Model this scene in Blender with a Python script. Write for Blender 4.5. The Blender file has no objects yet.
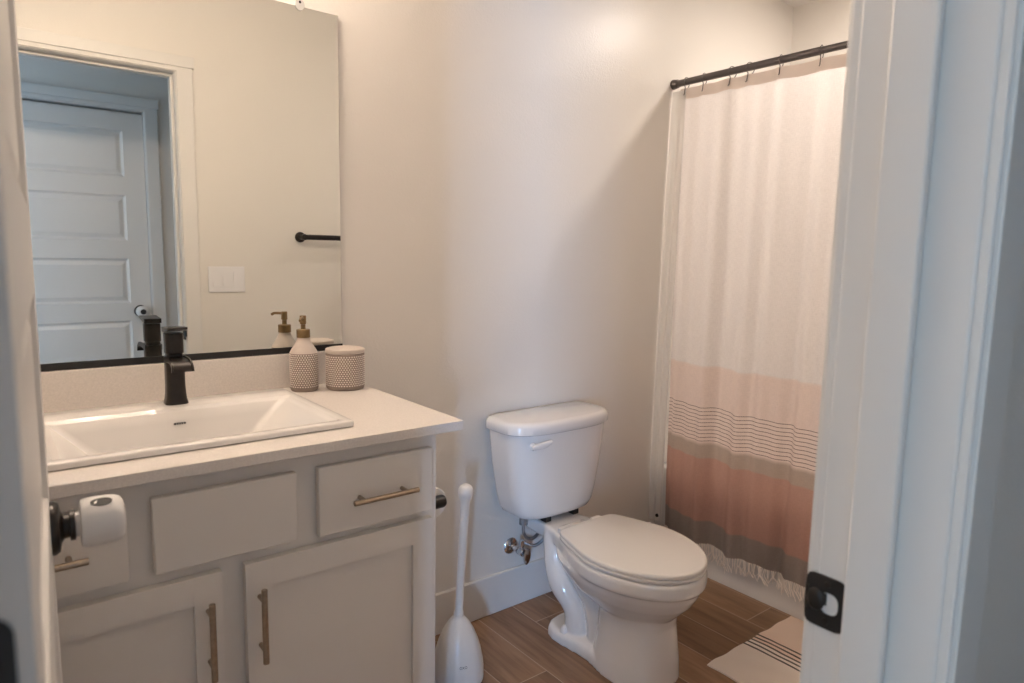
import bpy, bmesh, math, random
from mathutils import Vector, Matrix
random.seed(7)
S = bpy.context.scene
COL = S.collection
PI = math.pi

# ------------------------------------------------------------------ camera
# origin: camera foot point on the floor; +X to the right along the mirror wall, +Y towards that wall
CAM_H = 1.2857
yaw, pitch, roll = math.radians(38.022), math.radians(7.18), math.radians(1.017)
F = Vector((math.sin(yaw)*math.cos(pitch), math.cos(yaw)*math.cos(pitch), -math.sin(pitch)))
R0 = Vector((math.cos(yaw), -math.sin(yaw), 0))
U0 = R0.cross(F)
Rv = R0*math.cos(roll) + U0*math.sin(roll)
Uv = U0*math.cos(roll) - R0*math.sin(roll)
cam = bpy.data.objects.new('camera', bpy.data.cameras.new('camera'))
COL.objects.link(cam)
M = Matrix.Identity(4)
for i in range(3):
    M[i][0], M[i][1], M[i][2] = Rv[i], Uv[i], -F[i]
M[2][3] = CAM_H
cam.matrix_world = M
cam.data.sensor_width = 36.0
cam.data.lens = 36.0*678.97/1024
cam.data.clip_start = 0.02
cam.data.dof.use_dof = True
cam.data.dof.focus_distance = 1.95
cam.data.dof.aperture_fstop = 5.0
S.camera = cam

# ------------------------------------------------------------------ world, lights, exposure
S.view_settings.view_transform = 'Standard'
S.view_settings.look = 'None'
S.view_settings.gamma = 1.0
S.view_settings.use_curve_mapping = False
S.view_settings.exposure = 0.50
W = bpy.data.worlds.new('world'); S.world = W; W.use_nodes = True
W.node_tree.nodes['Background'].inputs['Color'].default_value = (0.55, 0.7, 1.0, 1)
W.node_tree.nodes['Background'].inputs['Strength'].default_value = 0.3

CEIL = 2.478
def area(name, loc, target, size, power, color, size_y=None, disk=False, spread=PI):
    l = bpy.data.lights.new(name, 'AREA')
    l.energy = power; l.color = color; l.size = size
    if disk: l.shape = 'DISK'
    elif size_y: l.shape = 'RECTANGLE'; l.size_y = size_y
    l.spread = spread
    o = bpy.data.objects.new(name, l); COL.objects.link(o)
    o.location = loc
    d = Vector(target)-Vector(loc)
    o.rotation_euler = d.to_track_quat('-Z', 'Y').to_euler()
    return o
WARM = (1.0, 0.80, 0.62)
BLUE = (0.35, 0.60, 1.0)
# recessed lamp over the tub
area('shower_lamp_light', (2.67, 1.10, CEIL-0.012), (2.67, 1.10, 0), 0.15, 8.5, (1.0, 0.89, 0.80), disk=True)
# daylight: window of the room across the hall, and the window at the hall's left end
area('bedroom_window_light', (-3.0, -3.30, 1.15), (0.35, 0.35, 0.9), 0.66, 265.0, BLUE, 1.0)
area('hall_window_light', (-2.25, -0.08, 1.4), (0, -0.30, 1.4), 0.50, 10.0, (0.62, 0.82, 1.0), 1.3)
VANITY_LAMP_STRENGTH = 69.0

# ------------------------------------------------------------------ helpers
def lin(r, g, b):
    f = lambda c: (c/255/12.92) if c/255 <= 0.04045 else ((c/255+0.055)/1.055)**2.4
    return (f(r), f(g), f(b), 1.0)

def mat(name, col, rough=0.5, metal=0.0, noise=None, bump=None, coat=0.0, spec=0.5):
    m = bpy.data.materials.new(name); m.use_nodes = True
    nt = m.node_tree; b = nt.nodes['Principled BSDF']
    b.inputs['Base Color'].default_value = col
    b.inputs['Roughness'].default_value = rough
    b.inputs['Metallic'].default_value = metal
    b.inputs['Specular IOR Level'].default_value = spec
    if coat: b.inputs['Coat Weight'].default_value = coat; b.inputs['Coat Roughness'].default_value = 0.06
    tc = nt.nodes.new('ShaderNodeTexCoord')
    if noise:   # (scale, amount)
        n = nt.nodes.new('ShaderNodeTexNoise'); n.inputs['Scale'].default_value = noise[0]; n.inputs['Detail'].default_value = 4
        nt.links.new(tc.outputs['Object'], n.inputs['Vector'])
        mr = nt.nodes.new('ShaderNodeMapRange')
        mr.inputs['From Min'].default_value = 0.3; mr.inputs['From Max'].default_value = 0.7
        mr.inputs['To Min'].default_value = 1-noise[1]; mr.inputs['To Max'].default_value = 1+noise[1]*0.4
        nt.links.new(n.outputs['Fac'], mr.inputs['Value'])
        mx = nt.nodes.new('ShaderNodeVectorMath'); mx.operation = 'SCALE'
        mx.inputs[0].default_value = col[:3]
        nt.links.new(mr.outputs['Result'], mx.inputs['Scale'])
        nt.links.new(mx.outputs['Vector'], b.inputs['Base Color'])
    if bump:    # (scale, strength, distance)
        n2 = nt.nodes.new('ShaderNodeTexNoise'); n2.inputs['Scale'].default_value = bump[0]; n2.inputs['Detail'].default_value = 3
        nt.links.new(tc.outputs['Object'], n2.inputs['Vector'])
        bp = nt.nodes.new('ShaderNodeBump'); bp.inputs['Strength'].default_value = bump[1]; bp.inputs['Distance'].default_value = bump[2]
        nt.links.new(n2.outputs['Fac'], bp.inputs['Height'])
        nt.links.new(bp.outputs['Normal'], b.inputs['Normal'])
    return m

def emis(name, col, strength):
    m = bpy.data.materials.new(name); m.use_nodes = True
    b = m.node_tree.nodes['Principled BSDF']
    b.inputs['Base Color'].default_value = (0.8, 0.8, 0.8, 1)
    b.inputs['Emission Color'].default_value = (*col, 1)
    b.inputs['Emission Strength'].default_value = strength
    return m

def new_bm(): return bmesh.new()

def box(bm, x0, x1, y0, y1, z0, z1, mi=0):
    vs = [bm.verts.new((x, y, z)) for z in (z0, z1) for y in (y0, y1) for x in (x0, x1)]
    for f in ((0,2,3,1),(4,5,7,6),(0,1,5,4),(1,3,7,5),(3,2,6,7),(2,0,4,6)):
        fc = bm.faces.new([vs[i] for i in f]); fc.material_index = mi
    return bm

def loft(bm, rings, cap0=True, cap1=True, closed=True, mi=0):
    rv = [[bm.verts.new(p) for p in r] for r in rings]
    n = len(rings[0])
    for a, b in zip(rv, rv[1:]):
        for i in range(n if closed else n-1):
            j = (i+1) % n
            f = bm.faces.new((a[i], a[j], b[j], b[i])); f.material_index = mi
    if cap0: bm.faces.new(list(reversed(rv[0]))).material_index = mi
    if cap1: bm.faces.new(rv[-1]).material_index = mi
    return bm

def lathe(bm, prof, cx=0, cy=0, seg=32, mi=0, mtx=None):
    rings = []
    for r, z in prof:
        ring = [Vector((r*math.cos(2*PI*i/seg), r*math.sin(2*PI*i/seg), z)) for i in range(seg)]
        if mtx is not None: ring = [mtx @ v for v in ring]
        else: ring = [v + Vector((cx, cy, 0)) for v in ring]
        rings.append(ring)
    return loft(bm, rings, mi=mi)

def frame_at(origin, axis):
    """matrix taking local +Z to axis, placed at origin"""
    q = Vector(axis).normalized().to_track_quat('Z', 'Y')
    return Matrix.Translation(origin) @ q.to_matrix().to_4x4()

def tube(bm, pts, r, seg=12, mi=0):
    pts = [Vector(p) for p in pts]
    rad = r if isinstance(r, (list, tuple)) else [r]*len(pts)
    rings = []
    t0 = (pts[1]-pts[0]).normalized()
    up = Vector((0,0,1)) if abs(t0.z) < 0.9 else Vector((1,0,0))
    n = t0.cross(up).normalized()
    for i, p in enumerate(pts):
        if i == 0: t = (pts[1]-pts[0]).normalized()
        elif i == len(pts)-1: t = (pts[-1]-pts[-2]).normalized()
        else: t = ((pts[i+1]-p).normalized()+(p-pts[i-1]).normalized()).normalized()
        n = (n - t*n.dot(t)).normalized()
        b = t.cross(n)
        rings.append([p + (n*math.cos(2*PI*k/seg)+b*math.sin(2*PI*k/seg))*rad[i] for k in range(seg)])
    return loft(bm, rings, mi=mi)

def spline(pts, n=8):
    """Catmull-Rom through points"""
    P = [Vector(p) for p in pts]; P = [2*P[0]-P[1]] + P + [2*P[-1]-P[-2]]
    out = []
    for i in range(1, len(P)-2):
        for k in range(n):
            t = k/n
            a, b, c, d = P[i-1], P[i], P[i+1], P[i+2]
            out.append(0.5*((2*b)+(c-a)*t+(2*a-5*b+4*c-d)*t*t+(3*b-a-3*c+d)*t**3))
    out.append(P[-2]); return out

def tag(o, label, cat, group=None):
    o['label'] = label; o['category'] = cat
    if group: o['group'] = group
    return o

def thing(name, label, cat, loc=(0,0,0), rotz=0, group=None):
    o = bpy.data.objects.new(name, None); COL.objects.link(o)
    o.empty_display_size = 0.05
    o.location = loc; o.rotation_euler = (0, 0, rotz)
    return tag(o, label, cat, group)

def obj(name, bm, m, parent=None, smooth=False, bevel=0, bseg=2, world=True, label=None, angle=40):
    """one mesh object; under a parent, bm is in world coordinates unless world=False"""
    bmesh.ops.recalc_face_normals(bm, faces=bm.faces)
    me = bpy.data.meshes.new(name); bm.to_mesh(me); bm.free()
    for mm in (m if isinstance(m, (list, tuple)) else [m]): me.materials.append(mm)
    o = bpy.data.objects.new(name, me); COL.objects.link(o)
    if smooth or bevel:
        me.polygons.foreach_set('use_smooth', [True]*len(me.polygons))
        try: me.set_sharp_from_angle(angle=math.radians(angle))
        except Exception: pass
    if bevel:
        b = o.modifiers.new('bevel', 'BEVEL'); b.width = bevel; b.segments = bseg; b.limit_method = 'ANGLE'; b.angle_limit = math.radians(35)
        b.harden_normals = False
        me.polygons.foreach_set('use_smooth', [False]*len(me.polygons)) if not smooth else None
    if parent is not None:
        o.parent = parent
        if world:
            top = parent
            chain = []
            while top is not None:
                chain.append(top); top = top.parent
            mw = Matrix.Identity(4)
            for p in reversed(chain):
                mw = mw @ p.matrix_parent_inverse @ Matrix.LocRotScale(p.location, p.rotation_euler, p.scale)
            o.matrix_parent_inverse = mw.inverted()
    if label: o['label'] = label
    return o

def struct(name, bm, m, parent=None, **k):
    o = obj(name, bm, m, parent, **k)
    if parent is None: o['kind'] = 'structure'
    return o

# ------------------------------------------------------------------ materials
MW = mat('wall_paint', (0.80, 0.765, 0.715, 1), 0.31, bump=(170, 0.60, 0.0011), noise=(1.2, 0.015))
MCEIL = mat('ceiling_paint', (0.82, 0.79, 0.75, 1), 0.7, bump=(120, 0.2, 0.001))
MTRIM = mat('trim_paint', (0.78, 0.76, 0.73, 1), 0.35)
MDOOR = mat('door_paint', (0.78, 0.755, 0.72, 1), 0.38)
MCAB = mat('cabinet_paint', (0.78, 0.745, 0.70, 1), 0.42)
MQUARTZ = mat('quartz', (0.80, 0.75, 0.70, 1), 0.22, noise=(240, 0.08))
MCER = mat('ceramic', (0.80, 0.785, 0.77, 1), 0.10, coat=0.5)
MSINK = mat('sink_ceramic', (0.82, 0.795, 0.765, 1), 0.12, coat=0.4)
MPLASTIC = mat('white_plastic', (0.78, 0.765, 0.75, 1), 0.28)
MSEAT = mat('seat_plastic', (0.80, 0.78, 0.755, 1), 0.22)
MBLACK = mat('black_bronze', (0.030, 0.025, 0.022, 1), 0.33, metal=0.45, noise=(60, 0.2))
MBLACKM = mat('matte_black', (0.012, 0.011, 0.011, 1), 0.42)
MROD = mat('dark_bronze_rod', (0.12, 0.105, 0.10, 1), 0.35, metal=0.5)
MPULL = mat('brushed_bronze', (0.47, 0.385, 0.30, 1), 0.34, metal=0.95, noise=(90, 0.15))
MPUMP = mat('antique_brass', (0.25, 0.17, 0.085, 1), 0.36, metal=0.85, noise=(70, 0.2))
MCHROME = mat('chrome', (0.62, 0.62, 0.64, 1), 0.12, metal=1.0)
MBRAID = mat('braided_steel', (0.33, 0.33, 0.34, 1), 0.35, metal=0.9, bump=(900, 0.6, 0.001))
MDARK = mat('dark_hole', (0.02, 0.02, 0.02, 1), 0.6)
MGREY = mat('grey_print', (0.10, 0.10, 0.11, 1), 0.6)
MTAUPE = mat('stoneware_taupe', (0.29, 0.225, 0.195, 1), 0.55, noise=(40, 0.08))
MDOT = mat('stoneware_dots', (0.80, 0.72, 0.67, 1), 0.45)
MCREAM = mat('stoneware_cream', (0.60, 0.52, 0.46, 1), 0.45, noise=(50, 0.05))
MPAPER = mat('tissue', (0.90, 0.885, 0.86, 1), 0.9)
MMIRROR = mat('mirror_silver', (0.86, 0.88, 0.85, 1), 0.0, metal=1.0)
MGLASSEDGE = mat('mirror_edge', (0.12, 0.11, 0.09, 1), 0.3)
MCLEAR = mat('clear_clip', (0.60, 0.59, 0.57, 1), 0.15)
MLAMP = emis('lamp_glass', (1.0, 0.815, 0.67), VANITY_LAMP_STRENGTH)
MLENS = emis('lamp_lens', (1.0, 0.86, 0.74), 3.0)

def floor_mat():
    m = bpy.data.materials.new('wood_plank_tile'); m.use_nodes = True
    nt = m.node_tree; b = nt.nodes['Principled BSDF']; N = nt.nodes; L = nt.links
    tc = N.new('ShaderNodeTexCoord'); sp = N.new('ShaderNodeSeparateXYZ'); L.new(tc.outputs['Object'], sp.inputs[0])
    def math_(op, a, bb=None):
        n = N.new('ShaderNodeMath'); n.operation = op
        for i, v in enumerate((a, bb)):
            if v is None: continue
            if isinstance(v, (int, float)): n.inputs[i].default_value = v
            else: L.new(v, n.inputs[i])
        return n.outputs[0]
    PW, PL = 0.155, 0.92
    u = math_('DIVIDE', math_('SUBTRACT', sp.outputs['X'], 1.320-0.155*12), PW)
    iu = math_('FLOOR', u); fu = math_('FRACT', u)
    off = math_('ADD', math_('FRACT', math_('MULTIPLY', iu, 0.37)), 0.884)
    v = math_('ADD', math_('DIVIDE', math_('ADD', sp.outputs['Y'], 5.0), PL), off)
    iv = math_('FLOOR', v); fv = math_('FRACT', v)
    def edge(f, w):
        return math_('MAXIMUM', math_('LESS_THAN', f, w), math_('GREATER_THAN', f, 1-w))
    grout = math_('MAXIMUM', edge(fu, 0.0105), edge(fv, 0.0018))
    idv = N.new('ShaderNodeCombineXYZ'); L.new(iu, idv.inputs[0]); L.new(iv, idv.inputs[1])
    wn = N.new('ShaderNodeTexWhiteNoise'); wn.noise_dimensions = '3D'; L.new(idv.outputs[0], wn.inputs['Vector'])
    gv = N.new('ShaderNodeCombineXYZ')
    L.new(math_('MULTIPLY', sp.outputs['X'], 26.0), gv.inputs[0]); L.new(math_('MULTIPLY', sp.outputs['Y'], 2.4), gv.inputs[1])
    L.new(math_('MULTIPLY', wn.outputs['Value'], 40.0), gv.inputs[2])
    ns = N.new('ShaderNodeTexNoise'); ns.inputs['Scale'].default_value = 1.0; ns.inputs['Detail'].default_value = 7; ns.inputs['Roughness'].default_value = 0.62
    ns.inputs['Distortion'].default_value = 0.6
    L.new(gv.outputs[0], ns.inputs['Vector'])
    cr = N.new('ShaderNodeValToRGB')
    e = cr.color_ramp.elements
    e[0].position = 0.28; e[0].color = (0.17, 0.096, 0.052, 1)
    e[1].position = 0.74; e[1].color = (0.39, 0.25, 0.150, 1)
    k = cr.color_ramp.elements.new(0.5); k.color = (0.285, 0.170, 0.098, 1)
    L.new(ns.outputs['Fac'], cr.inputs['Fac'])
    hv = N.new('ShaderNodeHueSaturation')
    mr = N.new('ShaderNodeMapRange'); mr.inputs['To Min'].default_value = 0.82; mr.inputs['To Max'].default_value = 1.15
    L.new(wn.outputs['Value'], mr.inputs['Value']); L.new(mr.outputs['Result'], hv.inputs['Value'])
    L.new(cr.outputs['Color'], hv.inputs['Color'])
    mx = N.new('ShaderNodeMix'); mx.data_type = 'RGBA'
    L.new(grout, mx.inputs['Factor']); L.new(hv.outputs['Color'], mx.inputs['A']); mx.inputs['B'].default_value = (0.50, 0.38, 0.28, 1)
    L.new(mx.outputs['Result'], b.inputs['Base Color'])
    b.inputs['Roughness'].default_value = 0.42
    bp = N.new('ShaderNodeBump'); bp.inputs['Strength'].default_value = 0.35; bp.inputs['Distance'].default_value = 0.002
    L.new(math_('SUBTRACT', ns.outputs['Fac'], math_('MULTIPLY', grout, 1.0)), bp.inputs['Height'])
    L.new(bp.outputs['Normal'], b.inputs['Normal'])
    return m
MFLOOR = floor_mat()

# ------------------------------------------------------------------ room shell
YB = 1.867      # mirror wall
YF = 0.3580     # bathroom face of the door wall
YH = 0.2340     # hall face of the door wall
YHF = -0.66     # far wall of the hall
XL = -0.155     # left wall of the bathroom
XR = 3.12       # right wall behind the tub
JL, JR = -0.030, 0.7240   # jamb faces of the bathroom doorway
HEAD = 2.0570     # bathroom door head
HHEAD = 2.0456    # hall door head
HX0, HX1 = -2.3, 2.4      # hall ends

bm = new_bm(); box(bm, -4.1, 3.4, -3.6, 2.1, -0.12, 0.0); struct('floor', bm, MFLOOR)
bm = new_bm(); box(bm, -4.1, 3.4, -3.6, 2.1, CEIL, CEIL+0.1); struct('ceiling', bm, MCEIL)
bm = new_bm(); box(bm, XL-0.1, XR+0.1, YB, YB+0.12, 0, CEIL); struct('wall_back', bm, MW)
bm = new_bm(); box(bm, XL-0.1, XL, YF, YB, 0, CEIL); struct('wall_left', bm, MW)
bm = new_bm(); box(bm, XR, XR+0.1, YF, YB, 0, CEIL); struct('wall_right', bm, MW)
JT = 0.018  # jamb board thickness
bm = new_bm()
box(bm, HX0, JL-JT, YH, YF, 0, CEIL)
box(bm, JR+JT, XR+0.1, YH, YF, 0, CEIL)
box(bm, JL-JT, JR+JT, YH, YF, HEAD+JT, CEIL)
struct('wall_front', bm, MW)
# hall: far wall with a closed door and an open doorway to a daylit room
HDL, HDR = -0.006, 0.773       # hall door jamb faces
ODL, ODR = -1.46, -0.65        # open doorway
bm = new_bm()
box(bm, HX0, ODL, YHF-0.12, YHF, 0, CEIL)
box(bm, ODR, HDL-JT, YHF-0.12, YHF, 0, CEIL)
box(bm, HDR+JT, HX1, YHF-0.12, YHF, 0, CEIL)
box(bm, HDL-JT, HDR+JT, YHF-0.12, YHF, HHEAD+JT, CEIL)
box(bm, ODL, ODR, YHF-0.12, YHF, HEAD, CEIL)
struct('wall_hall', bm, MW)
bm = new_bm(); box(bm, HX1, HX1+0.1, YHF, YH, 0, CEIL); struct('wall_hall_right', bm, MW)
bm = new_bm()      # hall's left end, with a window opening
box(bm, HX0-0.1, HX0, YHF, YH, 0, 0.75); box(bm, HX0-0.1, HX0, YHF, YH, 2.05, CEIL)
box(bm, HX0-0.1, HX0, YHF, YHF+0.06, 0.75, 2.05); box(bm, HX0-0.1, HX0, YH-0.06, YH, 0.75, 2.05)
struct('wall_hall_left', bm, MW)
bm = new_bm()      # daylit room across the hall
box(bm, -4.0, -3.9, -3.5, YHF-0.12, 0, CEIL); box(bm, HDL-0.124, HDL-0.03, -3.5, YHF-0.12, 0, CEIL); box(bm, -3.9, HX0, YHF-0.12, YHF, 0, CEIL)
box(bm, -3.9, HDL-0.124, -3.5, -3.4, 0, 0.55); box(bm, -3.9, HDL-0.124, -3.5, -3.4, 1.9, CEIL); box(bm, -3.9, -3.4, -3.5, -3.4, 0.55, 1.9); box(bm, -2.6, HDL-0.124, -3.5, -3.4, 0.55, 1.9)
struct('wall_bedroom', bm, MW)

# jambs, stops and casings
def jamb_set(xl, xr, y0, y1, stop0, stop1, name, HEAD=HEAD):
    bm = new_bm()
    box(bm, xl-JT, xl, y0, y1, 0, HEAD+JT); box(bm, xr, xr+JT, y0, y1, 0, HEAD+JT); box(bm, xl, xr, y0, y1, HEAD, HEAD+JT)
    box(bm, xl, xl+0.012, stop0, stop1, 0, HEAD-0.012); box(bm, xr-0.012, xr, stop0, stop1, 0, HEAD-0.012)
    box(bm, xl, xr, stop0, stop1, HEAD-0.012, HEAD)
    return struct(name, bm, MTRIM, bevel=0.003)
jamb_set(JL, JR, YH-0.001, YF+0.001, 0.279, 0.3235, 'trim_1')

def casing(xl, xr, yw, sgn, name, HEAD=HEAD):
    """flat casing with a capped head on the wall face yw, standing out by sgn"""
    bm = new_bm(); rv, w = 0.006, 0.064
    t0, t1 = (yw, yw+0.016*sgn) if sgn > 0 else (yw+0.016*sgn, yw)
    s = lambda t: (yw, yw+t*sgn) if sgn > 0 else (yw+t*sgn, yw)
    a, b = s(0.016)
    o = [(xl-rv-w, 0), (xl-rv, 0), (xl-rv, HEAD+rv), (xr+rv, HEAD+rv), (xr+rv, 0), (xr+rv+w, 0), (xr+rv+w, HEAD+0.024), (xl-rv-w, HEAD+0.024)]
    loft(bm, [[(x, y, z) for x, z in o] for y in (a, b)])
    a, b = s(0.021)
    box(bm, xl-rv-w-0.008, xr+rv+w+0.008, a, b, HEAD+0.024, HEAD+0.072)
    # stepped inner bead
    a, b = s(0.011)
    box(bm, xl-rv, xl-rv+0.004, a, b, 0, HEAD+rv-0.004); box(bm, xr+rv-0.004, xr+rv, a, b, 0, HEAD+rv-0.004)
    box(bm, xl-rv, xr+rv, a, b, HEAD+rv-0.004, HEAD+rv)
    return struct(name, bm, MTRIM, bevel=0.002)
casing(JL, JR, YF, +1, 'trim_2')
casing(JL, JR, YH, -1, 'trim_3')
jamb_set(HDL, HDR, YHF-0.12, YHF+0.001, YHF-0.115, YHF-0.055, 'trim_4', HHEAD)
casing(HDL, HDR, YHF, +1, 'trim_5', HHEAD)

# baseboards
def baseboard(name, x0, x1, y0, y1):
    bm = new_bm(); box(bm, x0, x1, y0, y1, 0, 0.146); return struct(name, bm, MTRIM, bevel=0.004)
baseboard('baseboard_back', 0.80, 2.256, YB-0.014, YB)
baseboard('baseboard_front', JR+0.078, 2.256, YF, YF+0.014)
baseboard('baseboard_hall', HDR+0.078, HX1, YHF, YHF+0.014)

# ------------------------------------------------------------------ five-panel doors
PANELS = [(0.278, 0.528), (0.630, 0.880), (0.982, 1.232), (1.334, 1.584), (1.686, 1.936)]
def door_leaf_bm(w, h, t):
    """slab from x=0..w, y=-t..0 (front at y=0 faces +y), five recessed panels on both faces"""
    bm = new_bm(); st = 0.102
    zs = [0.008] + [z for p in PANELS for z in p] + [h]
    xs = [0, st, w-st, w]
    for yf, sg in ((0, -1), (-t, 1)):
        for i in range(len(zs)-1):
            for j in range(3):
                x0, x1, z0, z1 = xs[j], xs[j+1], zs[i], zs[i+1]
                q = lambda ins, dep: [bm.verts.new((x, yf+sg*dep, z)) for x, z in ((x0+ins, z0+ins), (x1-ins, z0+ins), (x1-ins, z1-ins), (x0+ins, z1-ins))]
                if j == 1 and i % 2 == 1:
                    rr = [q(0, 0), q(0.0025, 0.005), q(0.011, 0.0105), q(0.016, 0.0105), q(0.036, 0.0045)]
                    for a, b in zip(rr, rr[1:]):
                        for k in range(4):
                            bm.faces.new((a[k], a[(k+1) % 4], b[(k+1) % 4], b[k]))
                    bm.faces.new(rr[-1])
                else:
                    bm.faces.new(q(0, 0))
    bmesh.ops.remove_doubles(bm, verts=bm.verts, dist=1e-5)
    z0, z1 = zs[0], zs[-1]
    for a, b in (((0, z0), (0, z1)), ((w, z0), (w, z1)), ((0, z0), (w, z0)), ((0, z1), (w, z1))):
        bm.faces.new([bm.verts.new(v) for v in ((a[0], 0, a[1]), (b[0], 0, b[1]), (b[0], -t, b[1]), (a[0], -t, a[1]))])
    bmesh.ops.remove_doubles(bm, verts=bm.verts, dist=1e-5)
    return bm

KNOB = [(0.0345, 0.0), (0.0345, 0.004), (0.031, 0.009), (0.020, 0.011), (0.016, 0.014), (0.015, 0.020), (0.0195, 0.0205), (0.0195, 0.026), (0.0135, 0.027), (0.0125, 0.034), (0.018, 0.038), (0.024, 0.045), (0.026, 0.055), (0.023, 0.064), (0.012, 0.068), (0.001, 0.0685)]
COVER = [(0.0132, 0.0285), (0.0155, 0.0265), (0.0160, 0.0315), (0.025, 0.0315), (0.0300, 0.0330), (0.0316, 0.037), (0.0326, 0.048), (0.0322, 0.062), (0.0312, 0.071), (0.0288, 0.0775), (0.023, 0.0815), (0.011, 0.0828), (0.001, 0.083)]

def knob_cover(name, label, origin, axis):
    """white childproof shell closed over a knob; finger slot on top"""
    root = thing(name, label, 'knob cover', origin)
    mx = frame_at(origin, axis)
    bm = new_bm(); lathe(bm, COVER, seg=40, mtx=mx)
    obj('shell', bm, MPLASTIC, root, smooth=True)
    up = Vector((0, 0, 1)); ax = Vector(axis).normalized(); side = ax.cross(up)
    for s in (1,):     # rounded finger slot on top
        if s > 0:
            bm = new_bm(); rr = []
            tl = math.radians(24)*(1 if abs(ax.x) > 0.5 else 0)     # slot leans towards the hall
            toward = Vector((0, -1, 0)); toward = (toward-ax*toward.dot(ax)).normalized()
            n_ = up*math.cos(tl)+toward*math.sin(tl) if abs(ax.x) > 0.5 else up
            w_ = ax.cross(n_)
            for hgt in (0.026, 0.0330):
                sc = 1.0 if hgt > 0.03 else 0.9
                rr.append([Vector(origin)+ax*(0.0560+0.0125*sc*math.cos(a))+w_*(0.0075*sc*math.sin(a))+n_*(math.sqrt(max(0, hgt**2-(0.0075*sc*math.sin(a))**2))) for a in [2*PI*i/24 for i in range(24)]])
            loft(bm, rr)
    obj('finger_slot', bm, MDARK, root, smooth=True, label='dark finger slot')
    # small raised grip mark on the drum side
    bm = new_bm()
    for k in range(7):
        a = math.radians(-112)
        c = Vector(origin)+ax*(0.060+0.0026*k)
        d = side*math.cos(a)*-1 + up*0
        ang = math.radians(198)
        rr = 0.0312
        p = c + side*rr*math.cos(ang)*-1*0 + (side*math.cos(math.radians(-165))+up*math.sin(math.radians(-165)))*rr
        bmesh.ops.create_icosphere(bm, subdivisions=1, radius=0.0016, matrix=Matrix.Translation(p))
    obj('raised_mark', bm, MPLASTIC, root, smooth=True)
    return root

def knob_bm(mx):
    bm = new_bm(); lathe(bm, KNOB, seg=36, mtx=mx); return bm

# bathroom door, swung in against the left wall; hall face turned to +x
DW, DT, DH = 0.71, 0.035, 2.032
hx, hy = 0.009, 0.368
ux, uy = 0.0545-hx, 1.080-hy
ang = math.atan2(uy, ux)
d1 = bpy.data.objects.new('door_1', None); COL.objects.link(d1); d1['kind'] = 'structure'
d1.location = (hx, hy, 0); d1.rotation_euler = (0, 0, ang)
# local: x along the leaf, -y is the hall face -> shift so that hall face is y=0 local facing -y
bm = door_leaf_bm(DW, DH, DT); bmesh.ops.translate(bm, verts=bm.verts, vec=(0, DT, 0))
obj('leaf', bm, MDOOR, d1, world=False, bevel=0)
KX, KZ = DW-0.060, 0.9285
nrm = Vector((math.sin(ang), -math.cos(ang), 0))
kp = Vector((hx, hy, 0)) + Vector((math.cos(ang), math.sin(ang), 0))*KX + Vector((0, 0, KZ))
obj('knob', knob_bm(frame_at(kp, nrm)), MBLACK, d1, smooth=True, label='black door knob with round rose')
kpb = kp - nrm*DT
obj('knob', knob_bm(frame_at(kpb, -nrm)), MBLACK, d1, smooth=True)
bm = new_bm(); box(bm, DW-0.001, DW+0.0012, 0.006, 0.029, KZ-0.028, KZ+0.028); box(bm, DW, DW+0.010, 0.011, 0.023, KZ-0.010, KZ+0.010)
obj('latch_plate', bm, MBLACKM, d1, world=False, bevel=0.001)
for zc in (1.80, 1.075, 0.24):
    bm = new_bm()
    # leaf on the hinge edge, with rounded outer corners, and the barrel on the room side
    r = 0.010; y0 = 0.0072; y1 = DT
    pts = []
    for cyy, czz, a0 in ((y0+r, zc-0.0445+r, PI), (y0+r, zc+0.0445-r, PI/2)):
        for k in range(7):
            a = a0 + (PI/2)*(k/6)*(1 if a0 == PI else 1)
            pts.append((cyy+r*math.cos(a), czz+r*math.sin(a)))
    top = sorted([p for p in pts if p[1] > zc], key=lambda p: p[0]); bot = sorted([p for p in pts if p[1] < zc], key=lambda p: -p[0])
    poly = [(y1, zc-0.0445)] + bot + top + [(y1, zc+0.0445)]
    loft(bm, [[(xx, p[0], p[1]) for p in poly] for xx in (0.0005, -0.0022)])
    tube(bm, [(-0.004, DT+0.006, zc-0.0445), (-0.004, DT+0.006, zc+0.0445)], 0.006, 12)
    obj('hinge', bm, MBLACKM, d1, world=False, label='black door hinge')
knob_cover('door_knob_cover', 'white childproof cover gripping the black knob of the open door at left', kp, nrm)

# hall door, closed, seen in the mirror
HDW = HDR-HDL-0.006
d2 = bpy.data.objects.new('door_2', None); COL.objects.link(d2); d2['kind'] = 'structure'
d2.location = (HDL+0.003, YHF-0.012, 0)
obj('leaf', door_leaf_bm(HDW, DH, 0.04), MDOOR, d2, world=False)
kp2 = Vector((HDL+0.003+HDW-0.055, YHF-0.012, 0.934))
obj('knob', knob_bm(frame_at(kp2, (0, 1, 0))), MBLACK, d2, smooth=True)
c2 = knob_cover('door_knob_cover', 'white childproof knob cover on the grey-blue hall door, seen in the mirror', kp2, (0, 1, 0))
# the end of this cover is open and shows the black knob
bm = new_bm(); lathe(bm, [(0.015, 0.0), (0.015, 0.0012), (0.012, 0.0018)], seg=24, mtx=frame_at(kp2+Vector((0, 0.0826, 0)), (0, 1, 0)))
obj('end_opening', bm, MDARK, c2, smooth=True, label='dark round opening')

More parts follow.
